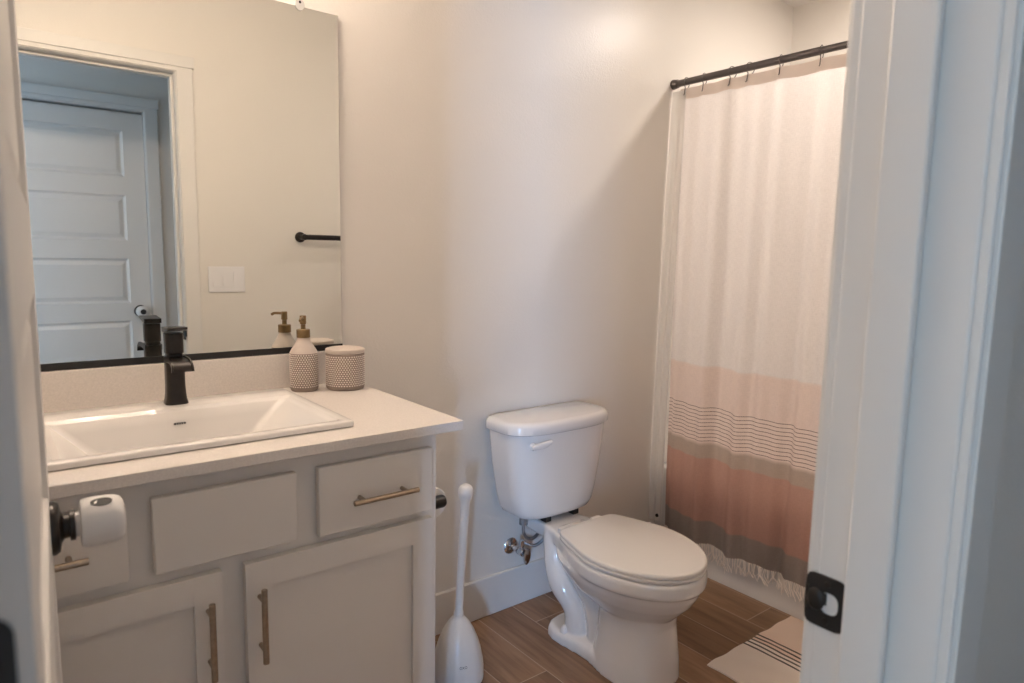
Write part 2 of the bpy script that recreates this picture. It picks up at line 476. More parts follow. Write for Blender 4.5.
# strike plate on the right jamb
def strike():
    y0, y1, z0, z1 = 0.3250, 0.3700, 0.8765, 0.9375
    root = thing('strike_plate', 'black metal strike plate on the white door jamb at right', 'strike plate', (JR, (y0+y1)/2, z0))
    bm = new_bm(); x = JR
    # plate with a D-shaped latch hole: outer rounded rectangle bridged to hole
    n = 48; yc, zc = (y0+y1)/2, (z0+z1)/2
    def rr(hy, hz, r, a):
        c, s = math.cos(a), math.sin(a)
        # superellipse approximating a rounded rectangle
        e = 7.0
        k = (abs(c/hy)**e+abs(s/hz)**e)**(-1/e)
        return k*c, k*s
    outer, hole = [], []
    hyc, hzc = yc-0.0045, zc-0.0005
    for i in range(n):
        a = 2*PI*i/n + PI/n
        dy, dz = rr((y1-y0)/2, (z1-z0)/2, 0.006, a); outer.append((yc+dy, zc+dz))
        c, s = math.cos(a), math.sin(a)
        e = 2.6
        k = (abs(c/0.0108)**e+abs(s/0.0125)**e)**(-1/e)
        hole.append((hyc+k*c, hzc+k*s))
    vo = [[bm.verts.new((xx, p[0], p[1])) for p in outer] for xx in (x, x-0.0018)]
    vh = [[bm.verts.new((xx, p[0], p[1])) for p in hole] for xx in (x, x-0.0018)]
    for i in range(n):
        j = (i+1) % n
        bm.faces.new((vo[1][i], vo[1][j], vh[1][j], vh[1][i]))
        bm.faces.new((vo[0][i], vo[0][j], vo[1][j], vo[1][i]))
        bm.faces.new((vh[0][i], vh[0][j], vh[1][j], vh[1][i]))
    obj('plate', bm, MBLACKM, root, smooth=True)
    bm = new_bm()    # curved lip that rolls around the jamb edge
    rings = []
    for k in range(9):
        a = (PI/2)*k/8
        cxp, cyp = x+0.004, y1-0.006
        rings.append([(cxp-0.0068*math.cos(a)-0.0 , cyp+0.0068*math.sin(a)+0.002, zc-0.014), (cxp-0.0068*math.cos(a), cyp+0.0068*math.sin(a)+0.002, zc+0.014),
                      (cxp-0.0050*math.cos(a), cyp+0.0050*math.sin(a)+0.002, zc+0.014), (cxp-0.0050*math.cos(a), cyp+0.0050*math.sin(a)+0.002, zc-0.014)])
    loft(bm, rings)
    obj('lip', bm, MBLACKM, root, smooth=True)
    bm = new_bm()    # pressed dome beside the hole and the spring tab inside it
    loft(bm, [[(x-0.0016-dx, yc+0.0105+0.0105*k*math.cos(a), zc+0.0135*k*math.sin(a)) for a in [2*PI*i/20 for i in range(20)]] for dx, k in ((0, 1), (0.0022, .86), (0.0036, .55), (0.0040, .2))])
    obj('dome', bm, MBLACK, root, smooth=True)
    bm = new_bm(); box(bm, x-0.0016, x-0.0001, hyc+0.0030, hyc+0.0105, zc-0.0035, zc+0.0100)
    obj('spring_tab', bm, MBLACKM, root)
    for dz in (-0.0215, 0.0215):
        bm = new_bm(); lathe(bm, [(0.0038, 0.0), (0.0036, 0.0008), (0.001, 0.0012)], seg=16, mtx=frame_at((x-0.0018, yc-0.002, zc+dz), (-1, 0, 0)))
        obj('screw', bm, MBLACK, root, smooth=True)
strike()

# ------------------------------------------------------------------ vanity
VX0, VX1 = -0.122, 0.800
FY = 1.299      # face frame
DY = 1.279      # door and drawer fronts
CZ = 0.9116     # counter top
CBZ = CZ-0.0215
def vanity():
    root = thing('vanity_cabinet', 'light grey shaker vanity cabinet with bronze bar pulls under the counter', 'cabinet', ((VX0+VX1)/2, FY, 0))
    bm = new_bm()
    T = 0.018; zt = CBZ-0.0005
    for a in ((XL+0.002, VX1, FY, FY+T, 0.10, zt), (VX1-T, VX1, FY+T, YB-0.018, 0.10, zt), (XL+0.002, XL+0.002+T, FY+T, YB-0.018, 0.10, zt),
              (XL+0.002+T, VX1-T, YB-0.030, YB-0.018, 0.10, zt), (XL+0.002+T, VX1-T, FY+T, YB-0.030, 0.10, 0.118)):
        box(bm, *a)
    box(bm, XL+0.002, VX1-0.02, FY+0.065, YB-0.018, 0, 0.10)
    obj('body', bm, MCAB, root, bevel=0.0015)
    def slab(name, x0, x1, z0, z1):
        bm = new_bm(); box(bm, x0, x1, DY, FY-0.0004, z0, z1)
        return obj(name, bm, MCAB, root, bevel=0.003)
    def pull(parent, c, horiz):
        bm = new_bm(); L = 0.0755; r = 0.0058; y = DY-0.030
        ax = Vector((1, 0, 0)) if horiz else Vector((0, 0, 1))
        c = Vector(c)
        p = lambda t: Vector((c.x, y, c.z))+ax*t
        tube(bm, [p(-L), p(-L+0.0006), p(L-0.0006), p(L)], [r*0.86, r, r, r*0.86], 16)
        for t in (-0.050, 0.050):
            q = p(t); tube(bm, [(q.x, DY+0.0005, q.z), (q.x, y, q.z)], 0.0046, 12)
        obj('handle', bm, MPULL, parent, smooth=True, label='brushed bronze bar pull')
    dr = slab('drawer', 0.5115, 0.7785, 0.708, 0.8545)
    pull(dr, (0.650, 0, 0.776), True)
    slab('false_drawer_panel', 0.2100, 0.4675, 0.7135, 0.8540)
    dl = slab('drawer', -0.102, 0.1705, 0.7135, 0.8540)
    pull(dl, (0.034, 0, 0.780), True)
    def shaker(x0, x1, z0, z1, hx_):
        bm = new_bm(); w = 0.0505; rec = 0.0085
        o = [(x0, z0), (x1, z0), (x1, z1), (x0, z1)]
        i = [(x0+w, z0+w), (x1-w, z0+w), (x1-w, z1-w-.003), (x0+w, z1-w-.003)]
        g = 0.0006
        A = [bm.verts.new((x, DY, z)) for x, z in o]; B = [bm.verts.new((x, DY, z)) for x, z in i]
        Cc = [bm.verts.new((x, DY+rec, z)) for x, z in i]; D = [bm.verts.new((x, FY-0.0004, z)) for x, z in o]
        for k in range(4):
            j = (k+1) % 4
            bm.faces.new((A[k], A[j], B[j], B[k])); bm.faces.new((B[k], B[j], Cc[j], Cc[k])); bm.faces.new((A[k], A[j], D[j], D[k]))
        bm.faces.new(Cc); bm.faces.new(D)
        # fine joints between stiles and rails
        for xa in (x0+w, x1-w):
            for za, zb in ((z0, z0+w), (z1-w, z1)):
                box(bm, xa-0.0004, xa+0.0004, DY-0.0003, DY+0.0002, za+0.002, zb-0.0005)
        d = obj('door', bm, MCAB, root, bevel=0.0016)
        pull(d, (hx_, 0, 0.5710), False)
    shaker(0.3635, 0.7790, 0.125, 0.6905, 0.3885)
    shaker(-0.102, 0.3215, 0.125, 0.6905, 0.2945)
vanity()

def countertop():
    root = thing('countertop', 'speckled off-white quartz countertop with a low backsplash', 'countertop', (0.34, 1.56, CBZ))
    x0, x1, y0, y1 = XL+0.001, 0.8492, 1.2588, YB-0.001
    bx0, bx1, by0, by1 = 0.062, 0.612, 1.353, 1.700    # cut-out for the basin
    bm = new_bm()
    q = lambda xa, xb, ya, yb_, z: [(xa, ya, z), (xb, ya, z), (xb, yb_, z), (xa, yb_, z)]
    loft(bm, [q(x0, x1, y0, y1, CBZ), q(x0, x1, y0, y1, CZ), q(bx0, bx1, by0, by1, CZ), q(bx0, bx1, by0, by1, CBZ), q(x0, x1, y0, y1, CBZ)], cap0=False, cap1=False)
    bmesh.ops.remove_doubles(bm, verts=bm.verts, dist=1e-6)
    obj('slab', bm, MQUARTZ, root, bevel=0.0015)
    bm = new_bm(); box(bm, x0, 0.836, YB-0.020, y1, CZ+0.0002, 1.0045)
    obj('backsplash', bm, MQUARTZ, root, bevel=0.0015)
countertop()

def rrect(x0, x1, y0, y1, r, z, n=8):
    pts = []
    for cx, cy, a0 in ((x1-r, y1-r, 0), (x0+r, y1-r, PI/2), (x0+r, y0+r, PI), (x1-r, y0+r, 3*PI/2)):
        for k in range(n+1):
            a = a0+(PI/2)*k/n
            pts.append(Vector((cx+r*math.cos(a), cy+r*math.sin(a), z)))
    return pts

def sink():
    root = thing('sink', 'white rectangular drop-in basin set in the quartz counter', 'sink', (0.341, 1.56, CZ))
    X0, X1, Y0, Y1 = 0.052, 0.622, 1.343, 1.785
    RZ = CZ+0.0135
    rings = [rrect(X0+.004, X1-.004, Y0+.004, Y1-.004, 0.010, CZ+0.0004),
             rrect(X0, X1, Y0, Y1, 0.011, CZ+0.0020),
             rrect(X0, X1, Y0, Y1, 0.011, RZ-0.004),
             rrect(X0+.0012, X1-.0012, Y0+.0012, Y1-.0012, 0.0105, RZ-0.0012),
             rrect(X0+.004, X1-.004, Y0+.004, Y1-.004, 0.010, RZ),
             rrect(X0+.022, X1-.022, Y0+.024, Y1-.100, 0.012, RZ),
             rrect(X0+.024, X1-.024, Y0+.026, Y1-.102, 0.012, RZ-0.0010),
             rrect(X0+.026, X1-.026, Y0+.028, Y1-.104, 0.012, RZ-0.0035),
             rrect(X0+.036, X1-.036, Y0+.036, Y1-.108, 0.014, RZ-0.0050),
             rrect(X0+.040, X1-.040, Y0+.039, Y1-.112, 0.016, RZ-0.0080),
             rrect(X0+.062, X1-.070, Y0+.044, Y1-.118, 0.018, RZ-0.030),
             rrect(X0+.115, X1-.125, Y0+.052, Y1-.132, 0.024, RZ-0.085),
             rrect(X0+.140, X1-.150, Y0+.062, Y1-.142, 0.028, RZ-0.118),
             rrect(X0+.160, X1-.170, Y0+.085, Y1-.165, 0.030, RZ-0.127),
             rrect(X0+.26, X1-.27, Y0+.15, Y1-.235, 0.010, RZ-0.130)]
    bm = new_bm(); loft(bm, rings, cap0=False)
    obj('basin', bm, MSINK, root, smooth=True, angle=60)
    bm = new_bm()   # overflow slot on the back wall of the bowl
    yb = Y1-.1195
    sl = [(0.339+sx, RZ-0.034+sz) for sx, sz in [(0.0130*math.cos(2*PI*i/24), 0.0028*max(-.8, min(.8, 1.4*math.sin(2*PI*i/24)))) for i in range(24)]]
    loft(bm, [[(p[0], yb-0.002, p[1]) for p in sl], [(p[0], yb+0.002, p[1]) for p in sl]])
    for k in range(4):
        xx = 0.339-0.0075+k*0.005
        box(bm, xx-0.0008, xx+0.0008, yb-0.0028, yb-0.002, RZ-0.0358, RZ-0.0322, 1)
    obj('overflow_slot', bm, [MDARK, MSINK], root, label='dark overflow slot')
    bm = new_bm(); lathe(bm, [(0.022, RZ-0.1290), (0.022, RZ-0.1265), (0.018, RZ-0.1255), (0.001, RZ-0.124)], 0.341, 1.515)
    obj('drain', bm, MBLACK, root, smooth=True, label='dark drain stopper')
    return RZ
RZ = sink()

def faucet(cx, cy):
    root = thing('faucet', 'black bronze single-handle faucet with a curved flat spout on the sink', 'faucet', (cx, cy, RZ))
    z = RZ
    def sq(hx_, hy_, zz, r=None, dy=0):
        r = r if r is not None else min(hx_, hy_)*0.55
        return rrect(cx-hx_, cx+hx_, cy-hy_+dy, cy+hy_+dy, r, zz, 5)
    bm = new_bm()
    loft(bm, [sq(.0248, .0248, z+.0003), sq(.0248, .0248, z+.004), sq(.0225, .0225, z+.012), sq(.0210, .0210, z+.025), sq(.0203, .0203, z+.045), sq(.0200, .0200, z+.1090), sq(.0185, .0185, z+.1110)])
    obj('body', bm, MBLACK, root, smooth=True)
    # waterfall spout: a wide flat tongue rising from the body and rolling down at the tip
    prof = [(0.010, .1060), (-0.012, .1065), (-0.035, .1090), (-0.058, .1090), (-0.074, .1040), (-0.083, .0945), (-0.0865, .0830)]
    prof = [(0.014, .1090), (-0.010, .1100), (-0.040, .1110), (-0.064, .1095), (-0.078, .1040), (-0.0845, .0960), (-0.0862, .0870)]
    path = spline([(cx, cy+a, z+b) for a, b in prof], 5)
    bm = new_bm(); rings = []
    for i, p in enumerate(path):
        t = (path[min(i+1, len(path)-1)]-path[max(i-1, 0)]).normalized()
        nn = Vector((0, -t.z, t.y));  nn = nn if nn.z > 0 or abs(nn.z) < 0.3 else -nn
        if t.y < 0 and False: nn = -nn
        nn = Vector((1, 0, 0)).cross(t); nn = nn if (nn.z > 0 or (abs(nn.z) < 0.25 and nn.y < 0)) else -nn
        f = i/(len(path)-1)
        hw = 0.0200+0.0035*f; th = 0.0105*(1-f)+0.0035*f
        lip = 0.0035
        rings.append([p+Vector((sx*hw, 0, 0))+nn*nz for sx, nz in ((-1, -th), (1, -th), (1, lip), (0.86, lip), (0.82, 0), (-0.82, 0), (-0.86, lip), (-1, lip))])
    loft(bm, rings)
    obj('spout', bm, MBLACK, root, smooth=True, angle=35)
    bm = new_bm()   # handle hub and sloped lever plate
    loft(bm, [sq(.0172, .0172, z+.1112), sq(.0172, .0172, z+.120), sq(.0192, .0192, z+.121), sq(.0196, .0196, z+.168)])
    lever = []
    for (yy, zz, hw, th) in ((cy+0.0205, z+.1755, .0205, .0060), (cy+0.002, z+.1765, .0207, .0060), (cy-0.022, z+.1790, .0208, .0042), (cy-0.045, z+.1815, .0210, .0035), (cy-0.052, z+.1825, .0210, .0028)):
        lever.append([(cx-hw, yy, zz-th), (cx+hw, yy, zz-th), (cx+hw, yy, zz+th), (cx-hw, yy, zz+th)])
    loft(bm, lever)
    obj('handle', bm, MBLACK, root, bevel=0.0015)
faucet(0.347, 1.735)

# ------------------------------------------------------------------ mirror
def mirror():
    x0, x1, z0, z1 = -0.145, 0.823, 1.0223, 1.9357
    root = thing('wall_mirror', 'large frameless wall mirror with a black bottom rail above the vanity', 'mirror', ((x0+x1)/2, YB, 1.0045))
    bm = new_bm(); box(bm, x0, x1, YB-0.006, YB-0.0015, z0-0.006, z1, 1)
    ff = [f for f in bm.faces if f.calc_center_median().y < YB-0.0055]
    bmesh.ops.inset_region(bm, faces=ff, thickness=0.0018, use_even_offset=True)
    for f in ff: f.material_index = 0
    obj('glass', bm, [MMIRROR, MGLASSEDGE], root)
    bm = new_bm(); box(bm, x0, x1+0.001, YB-0.0085, YB-0.0005, 1.0055, z0)
    obj('bottom_rail', bm, MBLACKM, root, bevel=0.0008, label='black bottom rail')
    bm = new_bm()   # clear plastic clip on the top edge
    c = Vector((0.716, YB, 1.943))
    loft(bm, [[(c.x+0.0125*math.cos(a), y, c.z+0.0145*math.sin(a)-0.003) for a in [2*PI*i/24 for i in range(24)]] for y in (YB-0.0068, YB-0.0098)])
    box(bm, c.x-0.010, c.x+0.010, YB-0.0068, YB-0.0005, c.z-0.0066, c.z+0.008)
    obj('clip', bm, MCLEAR, root, smooth=True, label='clear plastic clip')
    bm = new_bm(); lathe(bm, [(0.0036, 0), (0.003, 0.0012), (0.001, 0.0016)], seg=14, mtx=frame_at((c.x, YB-0.0098, c.z+0.003), (0, -1, 0)))
    obj('screw', bm, MBLACKM, root, smooth=True)
mirror()

# ------------------------------------------------------------------ counter accessories
def dotted_body(bm, r, z0, z1, cx, cy, rows, per):
    for i in range(rows):
        zz = z0+(i+0.5)*(z1-z0)/rows
        for k in range(per):
            a = 2*PI*(k+0.5*(i % 2))/per
            hw = 0.33*(2*PI*r/per); hz = 0.36*(z1-z0)/rows
            c, s = math.cos(a), math.sin(a)
            base = [Vector((cx+r*0.998*c-s*dx, cy+r*0.998*s+c*dx, zz+dz)) for dx, dz in ((-hw, 0), (-hw*.7, -hz*.7), (0, -hz), (hw*.7, -hz*.7), (hw, 0), (hw*.7, hz*.7), (0, hz), (-hw*.7, hz*.7))]
            tip = Vector((cx+(r+0.0013)*c, cy+(r+0.0013)*s, zz))
            bv = [bm.verts.new(p) for p in base]
            inn = [bm.verts.new(p.lerp(tip, 0.5)+Vector((c, s, 0))*0.0003) for p in base]
            tv = bm.verts.new(tip)
            for q in range(8):
                j = (q+1) % 8
                bm.faces.new((bv[q], bv[j], inn[j], inn[q])).material_index = 1
                bm.faces.new((inn[q], inn[j], tv)).material_index = 1

def soap(cx, cy):
    z = CZ; r = 0.0372
    root = thing('soap_dispenser', 'dotted taupe ceramic soap bottle with a brass pump beside the canister', 'soap dispenser', (cx, cy, z))
    bm = new_bm()
    lathe(bm, [(r*.90, z+.0003), (r*.96, z+.003), (r*.97, z+.006), (r, z+.008), (r, z+.1035), (r*.985, z+.105), (r*.96, z+.107), (.0300, z+.117), (.0215, z+.130), (.0190, z+.136), (.0172, z+.140), (.0172, z+.1445)], cx, cy, 40)
    for f in bm.faces:
        zz = f.calc_center_median().z
        f.material_index = 2 if zz > z+.1042 else 0
    dotted_body(bm, r, z+.011, z+.1025, cx, cy, 16, 34)
    obj('bottle', bm, [MTAUPE, MDOT, MCREAM], root, smooth=True)
    bm = new_bm(); lathe(bm, [(.0170, z+.1447), (.0180, z+.1455), (.0180, z+.166), (.0168, z+.1672), (.0075, z+.1675), (.0065, z+.169), (.0065, z+.180)], cx, cy, 28)
    obj('collar', bm, MPUMP, root, smooth=True, label='brass screw collar')
    bm = new_bm(); lathe(bm, [(.0045, z+.1802), (.0075, z+.181), (.0088, z+.184), (.0084, z+.194), (.0086, z+.203), (.0078, z+.2045)], cx, cy, 20)
    d = Vector((-0.50, -0.86, 0)).normalized()
    c = Vector((cx, cy, z+.199))
    tube(bm, spline([c, c+d*0.018, c+d*0.036+Vector((0, 0, -.001)), c+d*0.045+Vector((0, 0, -.005))], 5), 0.0040, 10)
    obj('pump', bm, MPUMP, root, smooth=True, label='brass pump spout')
soap(0.680, 1.789)

def canister(cx, cy):
    z = CZ; r = 0.0528
    root = thing('canister', 'round dotted taupe ceramic canister with a flat lid on the counter', 'canister', (cx, cy, z))
    bm = new_bm()
    lathe(bm, [(r*.92, z+.0003), (r*.97, z+.003), (r*.98, z+.006), (r, z+.008), (r, z+.0985), (r*.97, z+.1000)], cx, cy, 48)
    dotted_body(bm, r, z+.011, z+.0955, cx, cy, 15, 46)
    obj('jar', bm, [MTAUPE, MDOT], root, smooth=True)
    bm = new_bm()
    lathe(bm, [(r*.96, z+.1001), (r*1.0, z+.1010), (r*1.012, z+.103), (r*1.012, z+.109), (r*.99, z+.112), (r*.90, z+.1135), (r*.5, z+.1142), (.001, z+.1143)], cx, cy, 48)
    obj('lid', bm, MCREAM, root, smooth=True, label='plain cream lid')
canister(0.785, 1.756)

# ------------------------------------------------------------------ toilet
TX = 1.556
def dsec(hw, yb, yside, yfront, z, n=28, r=0.03):
    """tank section: flat back at yb, bowed front; hw half width"""
    pts = []
    # back edge left->right with rounded corners
    for cx, a0 in ((TX+hw-r, 0), (TX-hw+r, PI/2)):
        for k in range(6):
            a = a0+(PI/2)*k/5
            pts.append(Vector((cx+r*math.cos(a), yb-r+r*math.sin(a), z)))
    m = 2*n
    # front: superellipse arc from left side to right side
    for k in range(1, m):
        a = PI+PI*k/m
        e = 3.0
        c, s = math.cos(a), math.sin(a)
        q = (abs(c)**e+abs(s)**e)**(-1/e)
        pts.append(Vector((TX+hw*q*c, yside+(yside-yfront)*q*s, z)))
    return pts

def egg(hw, yf, yb, z, wide=0.0, back=None, n=72, eb=2.6, ef=2.0, sp=0.50, tw=1.0):
    """bowl outline: front tip at yf, back at yb; widest at split; back narrower square-ish"""
    split = yf+(yb-yf)*sp
    pts = []
    for k in range(n):
        a = 2*PI*k/n
        c, s = math.cos(a), math.sin(a)
        if s < 0:
            e = ef; L = split-yf
            q = (abs(c)**e+abs(s)**e)**(-1/e)
            x, y = hw*q*c, split+L*q*s
        else:
            e = eb; L = yb-split
            q = (abs(c)**e+abs(s)**e)**(-1/e)
            y = split+L*q*s
            t = min(1.0, (y-split)/L/tw)
            w = hw if back is None else hw+(back-hw)*(t*t*(3-2*t))
            x = w*q*c
        pts.append(Vector((TX+x, y, z)))
    return pts

def toilet():
    root = thing('toilet', 'white two-piece toilet with closed lid against the wall', 'toilet', (TX, 1.45, 0))
    # bowl, pedestal, trapway and foot: one ceramic body
    bm = new_bm()
    # deck and rim band
    rim = []
    for z, hw, yf, bw in ((0.318, .170, 1.132, .086), (0.325, .1815, 1.116, .096), (0.332, .1850, 1.112, .100), (0.362, .1860, 1.111, .103), (0.370, .1840, 1.113, .101), (0.374, .1780, 1.119, .096)):
        rim.append(egg(hw, yf, 1.825, z, back=bw-.018, eb=8, sp=0.355, tw=0.72))
    loft(bm, rim)
    # bowl under the rim, narrowing to the pedestal
    bowl = []
    for z, hw, yf, yb in ((0.324, .176, 1.122, 1.64), (0.30, .170, 1.130, 1.62), (0.27, .156, 1.148, 1.59), (0.245, .138, 1.170, 1.56), (0.222, .119, 1.192, 1.52), (0.205, .102, 1.210, 1.48), (0.19, .085, 1.230, 1.45)):
        bowl.append(egg(hw, yf, yb, z, eb=2.2))
    loft(bm, bowl)
    ped = []
    for z, hw, yf, yb in ((0.0, .118, 1.196, 1.47), (0.06, .114, 1.199, 1.46), (0.12, .107, 1.205, 1.45), (0.18, .100, 1.210, 1.45), (0.24, .096, 1.20, 1.45)):
        ped.append(egg(hw, yf, yb, z, eb=2.4, ef=2.6))
    loft(bm, ped)
    # foot flange running back
    def foot(z, g):
        P = [(-.118, 1.30), (-.113, 1.37), (-.102, 1.44), (-.102, 1.50), (-.108, 1.555), (-.110, 1.600), (-.100, 1.635), (-.074, 1.658), (-.03, 1.667)]
        pts = [Vector((TX+x-(g if x < 0 else -g)*-1, y-(g if y > 1.64 else 0), z)) for x, y in P]
        pts = [Vector((TX+(x+g if x < 0 else x-g), y-(g*0.8 if y > 1.64 else 0), z)) for x, y in P]
        return pts + [Vector((2*TX-p.x, p.y, p.z)) for p in reversed(pts)]
    loft(bm, [foot(0, 0), foot(0.026, 0.001), foot(0.036, 0.005), foot(0.041, 0.012), foot(0.0425, 0.022)])
    # core web between trapway bulges and under the deck
    for pts, rad in (
        ([(0, 1.67, .35), (0, 1.65, .32), (0, 1.635, .265), (0, 1.61, .21), (0, 1.575, .16), (0, 1.55, .10), (0, 1.545, .03)], [.070, .052, .044, .042, .042, .046, .052]),
        ([(0, 1.60, .30), (0, 1.54, .25), (0, 1.48, .18), (0, 1.45, .10), (0, 1.44, .02)], [.085, .085, .072, .072, .075]),
    ):
        pp = spline([(TX+a, b, c) for a, b, c in pts], 6)
        rr = [r for r in rad]
        rad2 = []
        for i in range(len(pp)):
            f = i/(len(pp)-1)*(len(rr)-1); k = min(int(f), len(rr)-2); rad2.append(rr[k]+(rr[k+1]-rr[k])*(f-k))
        tube(bm, pp, rad2, 20)
    for sgn in (-1, 1):      # the S of the trapway bulging from each side
        pts = [(sgn*.046, 1.662, .350), (sgn*.062, 1.652, .305), (sgn*.070, 1.640, .258), (sgn*.071, 1.616, .212), (sgn*.068, 1.588, .174), (sgn*.062, 1.562, .138), (sgn*.053, 1.548, .100), (sgn*.044, 1.545, .030)]
        pp = spline([(TX+a, b, c) for a, b, c in pts], 6)
        tube(bm, pp, [0.0400+0.0040*math.cos(4*PI*i/(len(pp)-1)) for i in range(len(pp))], 16)
    o = obj('bowl', bm, MCER, root)
    rm = o.modifiers.new('remesh', 'REMESH'); rm.mode = 'VOXEL'; rm.voxel_size = 0.0042; rm.use_smooth_shade = True
    sm = o.modifiers.new('smooth', 'SMOOTH'); sm.factor = 0.5; sm.iterations = 7
    # tank
    bm = new_bm(); secs = []
    yb = YB-0.022
    for z, hw, yf in ((0.387, .128, 1.712), (0.391, .146, 1.690), (0.400, .160, 1.676), (0.420, .172, 1.669), (0.47, .187, 1.665), (0.58, .208, 1.660), (0.700, .2215, 1.655)):
        secs.append(dsec(hw, yb, 1.757, yf, z))
    loft(bm, secs)
    obj('tank', bm, MCER, root, smooth=True, angle=50)
    bm = new_bm()
    lid = []
    for z, g in ((0.7005, -.004), (0.704, .0), (0.728, .0), (0.736, -.004), (0.741, -.010), (0.7435, -.020)):
        lid.append(dsec(.2315+g, yb+.006+g*.5, 1.757, 1.643-g, z))
    loft(bm, lid)
    obj('tank_lid', bm, MCER, root, smooth=True, angle=50)
    # flush lever, on the left of the tank front
    bm = new_bm()
    lx = TX-0.158
    lathe(bm, [(.013, 0), (.013, .004), (.010, .008), (.001, .009)], seg=18, mtx=frame_at((lx, 1.668, .664), (0, -1, 0)))
    pth = spline([(lx-.012, 1.656, .662), (lx+.010, 1.652, .665), (lx+.038, 1.648, .668), (lx+.062, 1.644, .675)], 5)
    rings = []
    for i, p in enumerate(pth):
        f = i/(len(pth)-1); hz = 0.0095*math.sin(PI*(0.15+0.75*(1-f)))+0.002; hy_ = 0.005
        rings.append([p+Vector((0, hy_*math.cos(a), hz*math.sin(a))) for a in [2*PI*k/14 for k in range(14)]])
    loft(bm, rings)
    obj('flush_lever', bm, MCER, root, smooth=True, label='white flush lever')
    # gasket blocks between tank and deck
    for gx in (-.06, .07):
        bm = new_bm(); box(bm, TX+gx-.013, TX+gx+.013, 1.69, 1.72, .3742, .3925)
        obj('spacer', bm, MBLACKM, root, bevel=0.002, label='black rubber spacer')
    # seat ring and lid
    def seat_out(g, z, yb_=1.570):
        return egg(.184+g, 1.115-g, yb_+g*0.3, z, back=.137+g*0.6, eb=10, sp=0.543)
    bm = new_bm(); loft(bm, [seat_out(-.004, .3755), seat_out(0, .3775), seat_out(.001, .385), seat_out(-.003, .3885)])
    obj('seat', bm, MSEAT, root, smooth=True, angle=50)
    bm = new_bm(); loft(bm, [seat_out(-.003, .3905), seat_out(.0, .3915), seat_out(.001, .399), seat_out(-.002, .4030), seat_out(-.007, .4045)])
    obj('seat_lid', bm, MSEAT, root, smooth=True, angle=50)
    for hx_ in (-.075, .075):
        bm = new_bm(); loft(bm, [rrect(TX+hx_-.022, TX+hx_+.022, 1.576, 1.606, .008, z) for z in (.3745, .388, .393)])
        obj('hinge_cap', bm, MSEAT, root, bevel=0.003)
    for sgn in (-1, 1):
        bm = new_bm(); lathe(bm, [(.0145, .039), (.0145, .046), (.0125, .054), (.010, .060), (.006, .064), (.001, .065)], TX+sgn*.0885, 1.563, 20)
        obj('bolt_cap', bm, MPLASTIC, root, smooth=True)
toilet()

# supply valve on the wall beside the tank
def valve():
    vx, vz = 1.470, 0.232
    root = thing('water_supply_valve', 'chrome shut-off valve with braided hose on the wall under the tank', 'valve', (vx, YB, vz))
    bm = new_bm(); lathe(bm, [(.031, .0003), (.031, .002), (.026, .007), (.014, .010), (.010, .012)], seg=28, mtx=frame_at((vx, YB, vz), (0, -1, 0)))
    obj('escutcheon', bm, MCHROME, root, smooth=True, label='chrome wall flange')
    bm = new_bm()
    tube(bm, [(vx, YB-.010, vz), (vx, YB-.050, vz)], .0085, 14)
    lathe(bm, [(.012, 0), (.0145, .003), (.0145, .030), (.011, .034)], seg=16, mtx=frame_at((vx, YB-.045, vz), (0, -1, 0)))
    tube(bm, [(vx, YB-.060, vz), (vx+.004, YB-.060, vz+.028)], .0085, 12)
    tube(bm, [(vx+.004, YB-.060, vz+.020), (vx+.006, YB-.060, vz+.040)], .0115, 6)
    obj('valve_body', bm, MCHROME, root, smooth=True)
    bm = new_bm()
    hp = Vector((vx, YB-.088, vz-.006))
    mx = frame_at(hp, (0.25, -1, -0.1))
    loft(bm, [[mx @ Vector((.016*math.cos(a)*s, .031*math.sin(a)*s, t)) for a in [2*PI*k/20 for k in range(20)]] for s, t in ((.8, 0), (1, .003), (1, .010), (.8, .013))])
    obj('valve_handle', bm, MCHROME, root, smooth=True, label='chrome oval handle')
    bm = new_bm()
    tz = .368; tx = 1.443; ty = 1.762
    P = [(vx+.006, YB-.060, vz+.040), (1.486, 1.795, .262), (1.513, 1.780, .2535), (1.540, 1.770, .270), (1.543, 1.764, .296), (1.518, 1.760, .310), (1.488, 1.758, .296), (1.462, 1.760, .300), (tx+.002, ty, tz-.045), (tx, ty, tz)]
    tube(bm, spline(P, 8), .0058, 12)
    obj('hose', bm, MBRAID, root, smooth=True, label='braided steel hose')
    bm = new_bm(); tube(bm, [(tx, ty, tz-.012), (tx, ty, tz+.0175)], .0155, 10)
    obj('coupling_nut', bm, MBRAID, root)
valve()

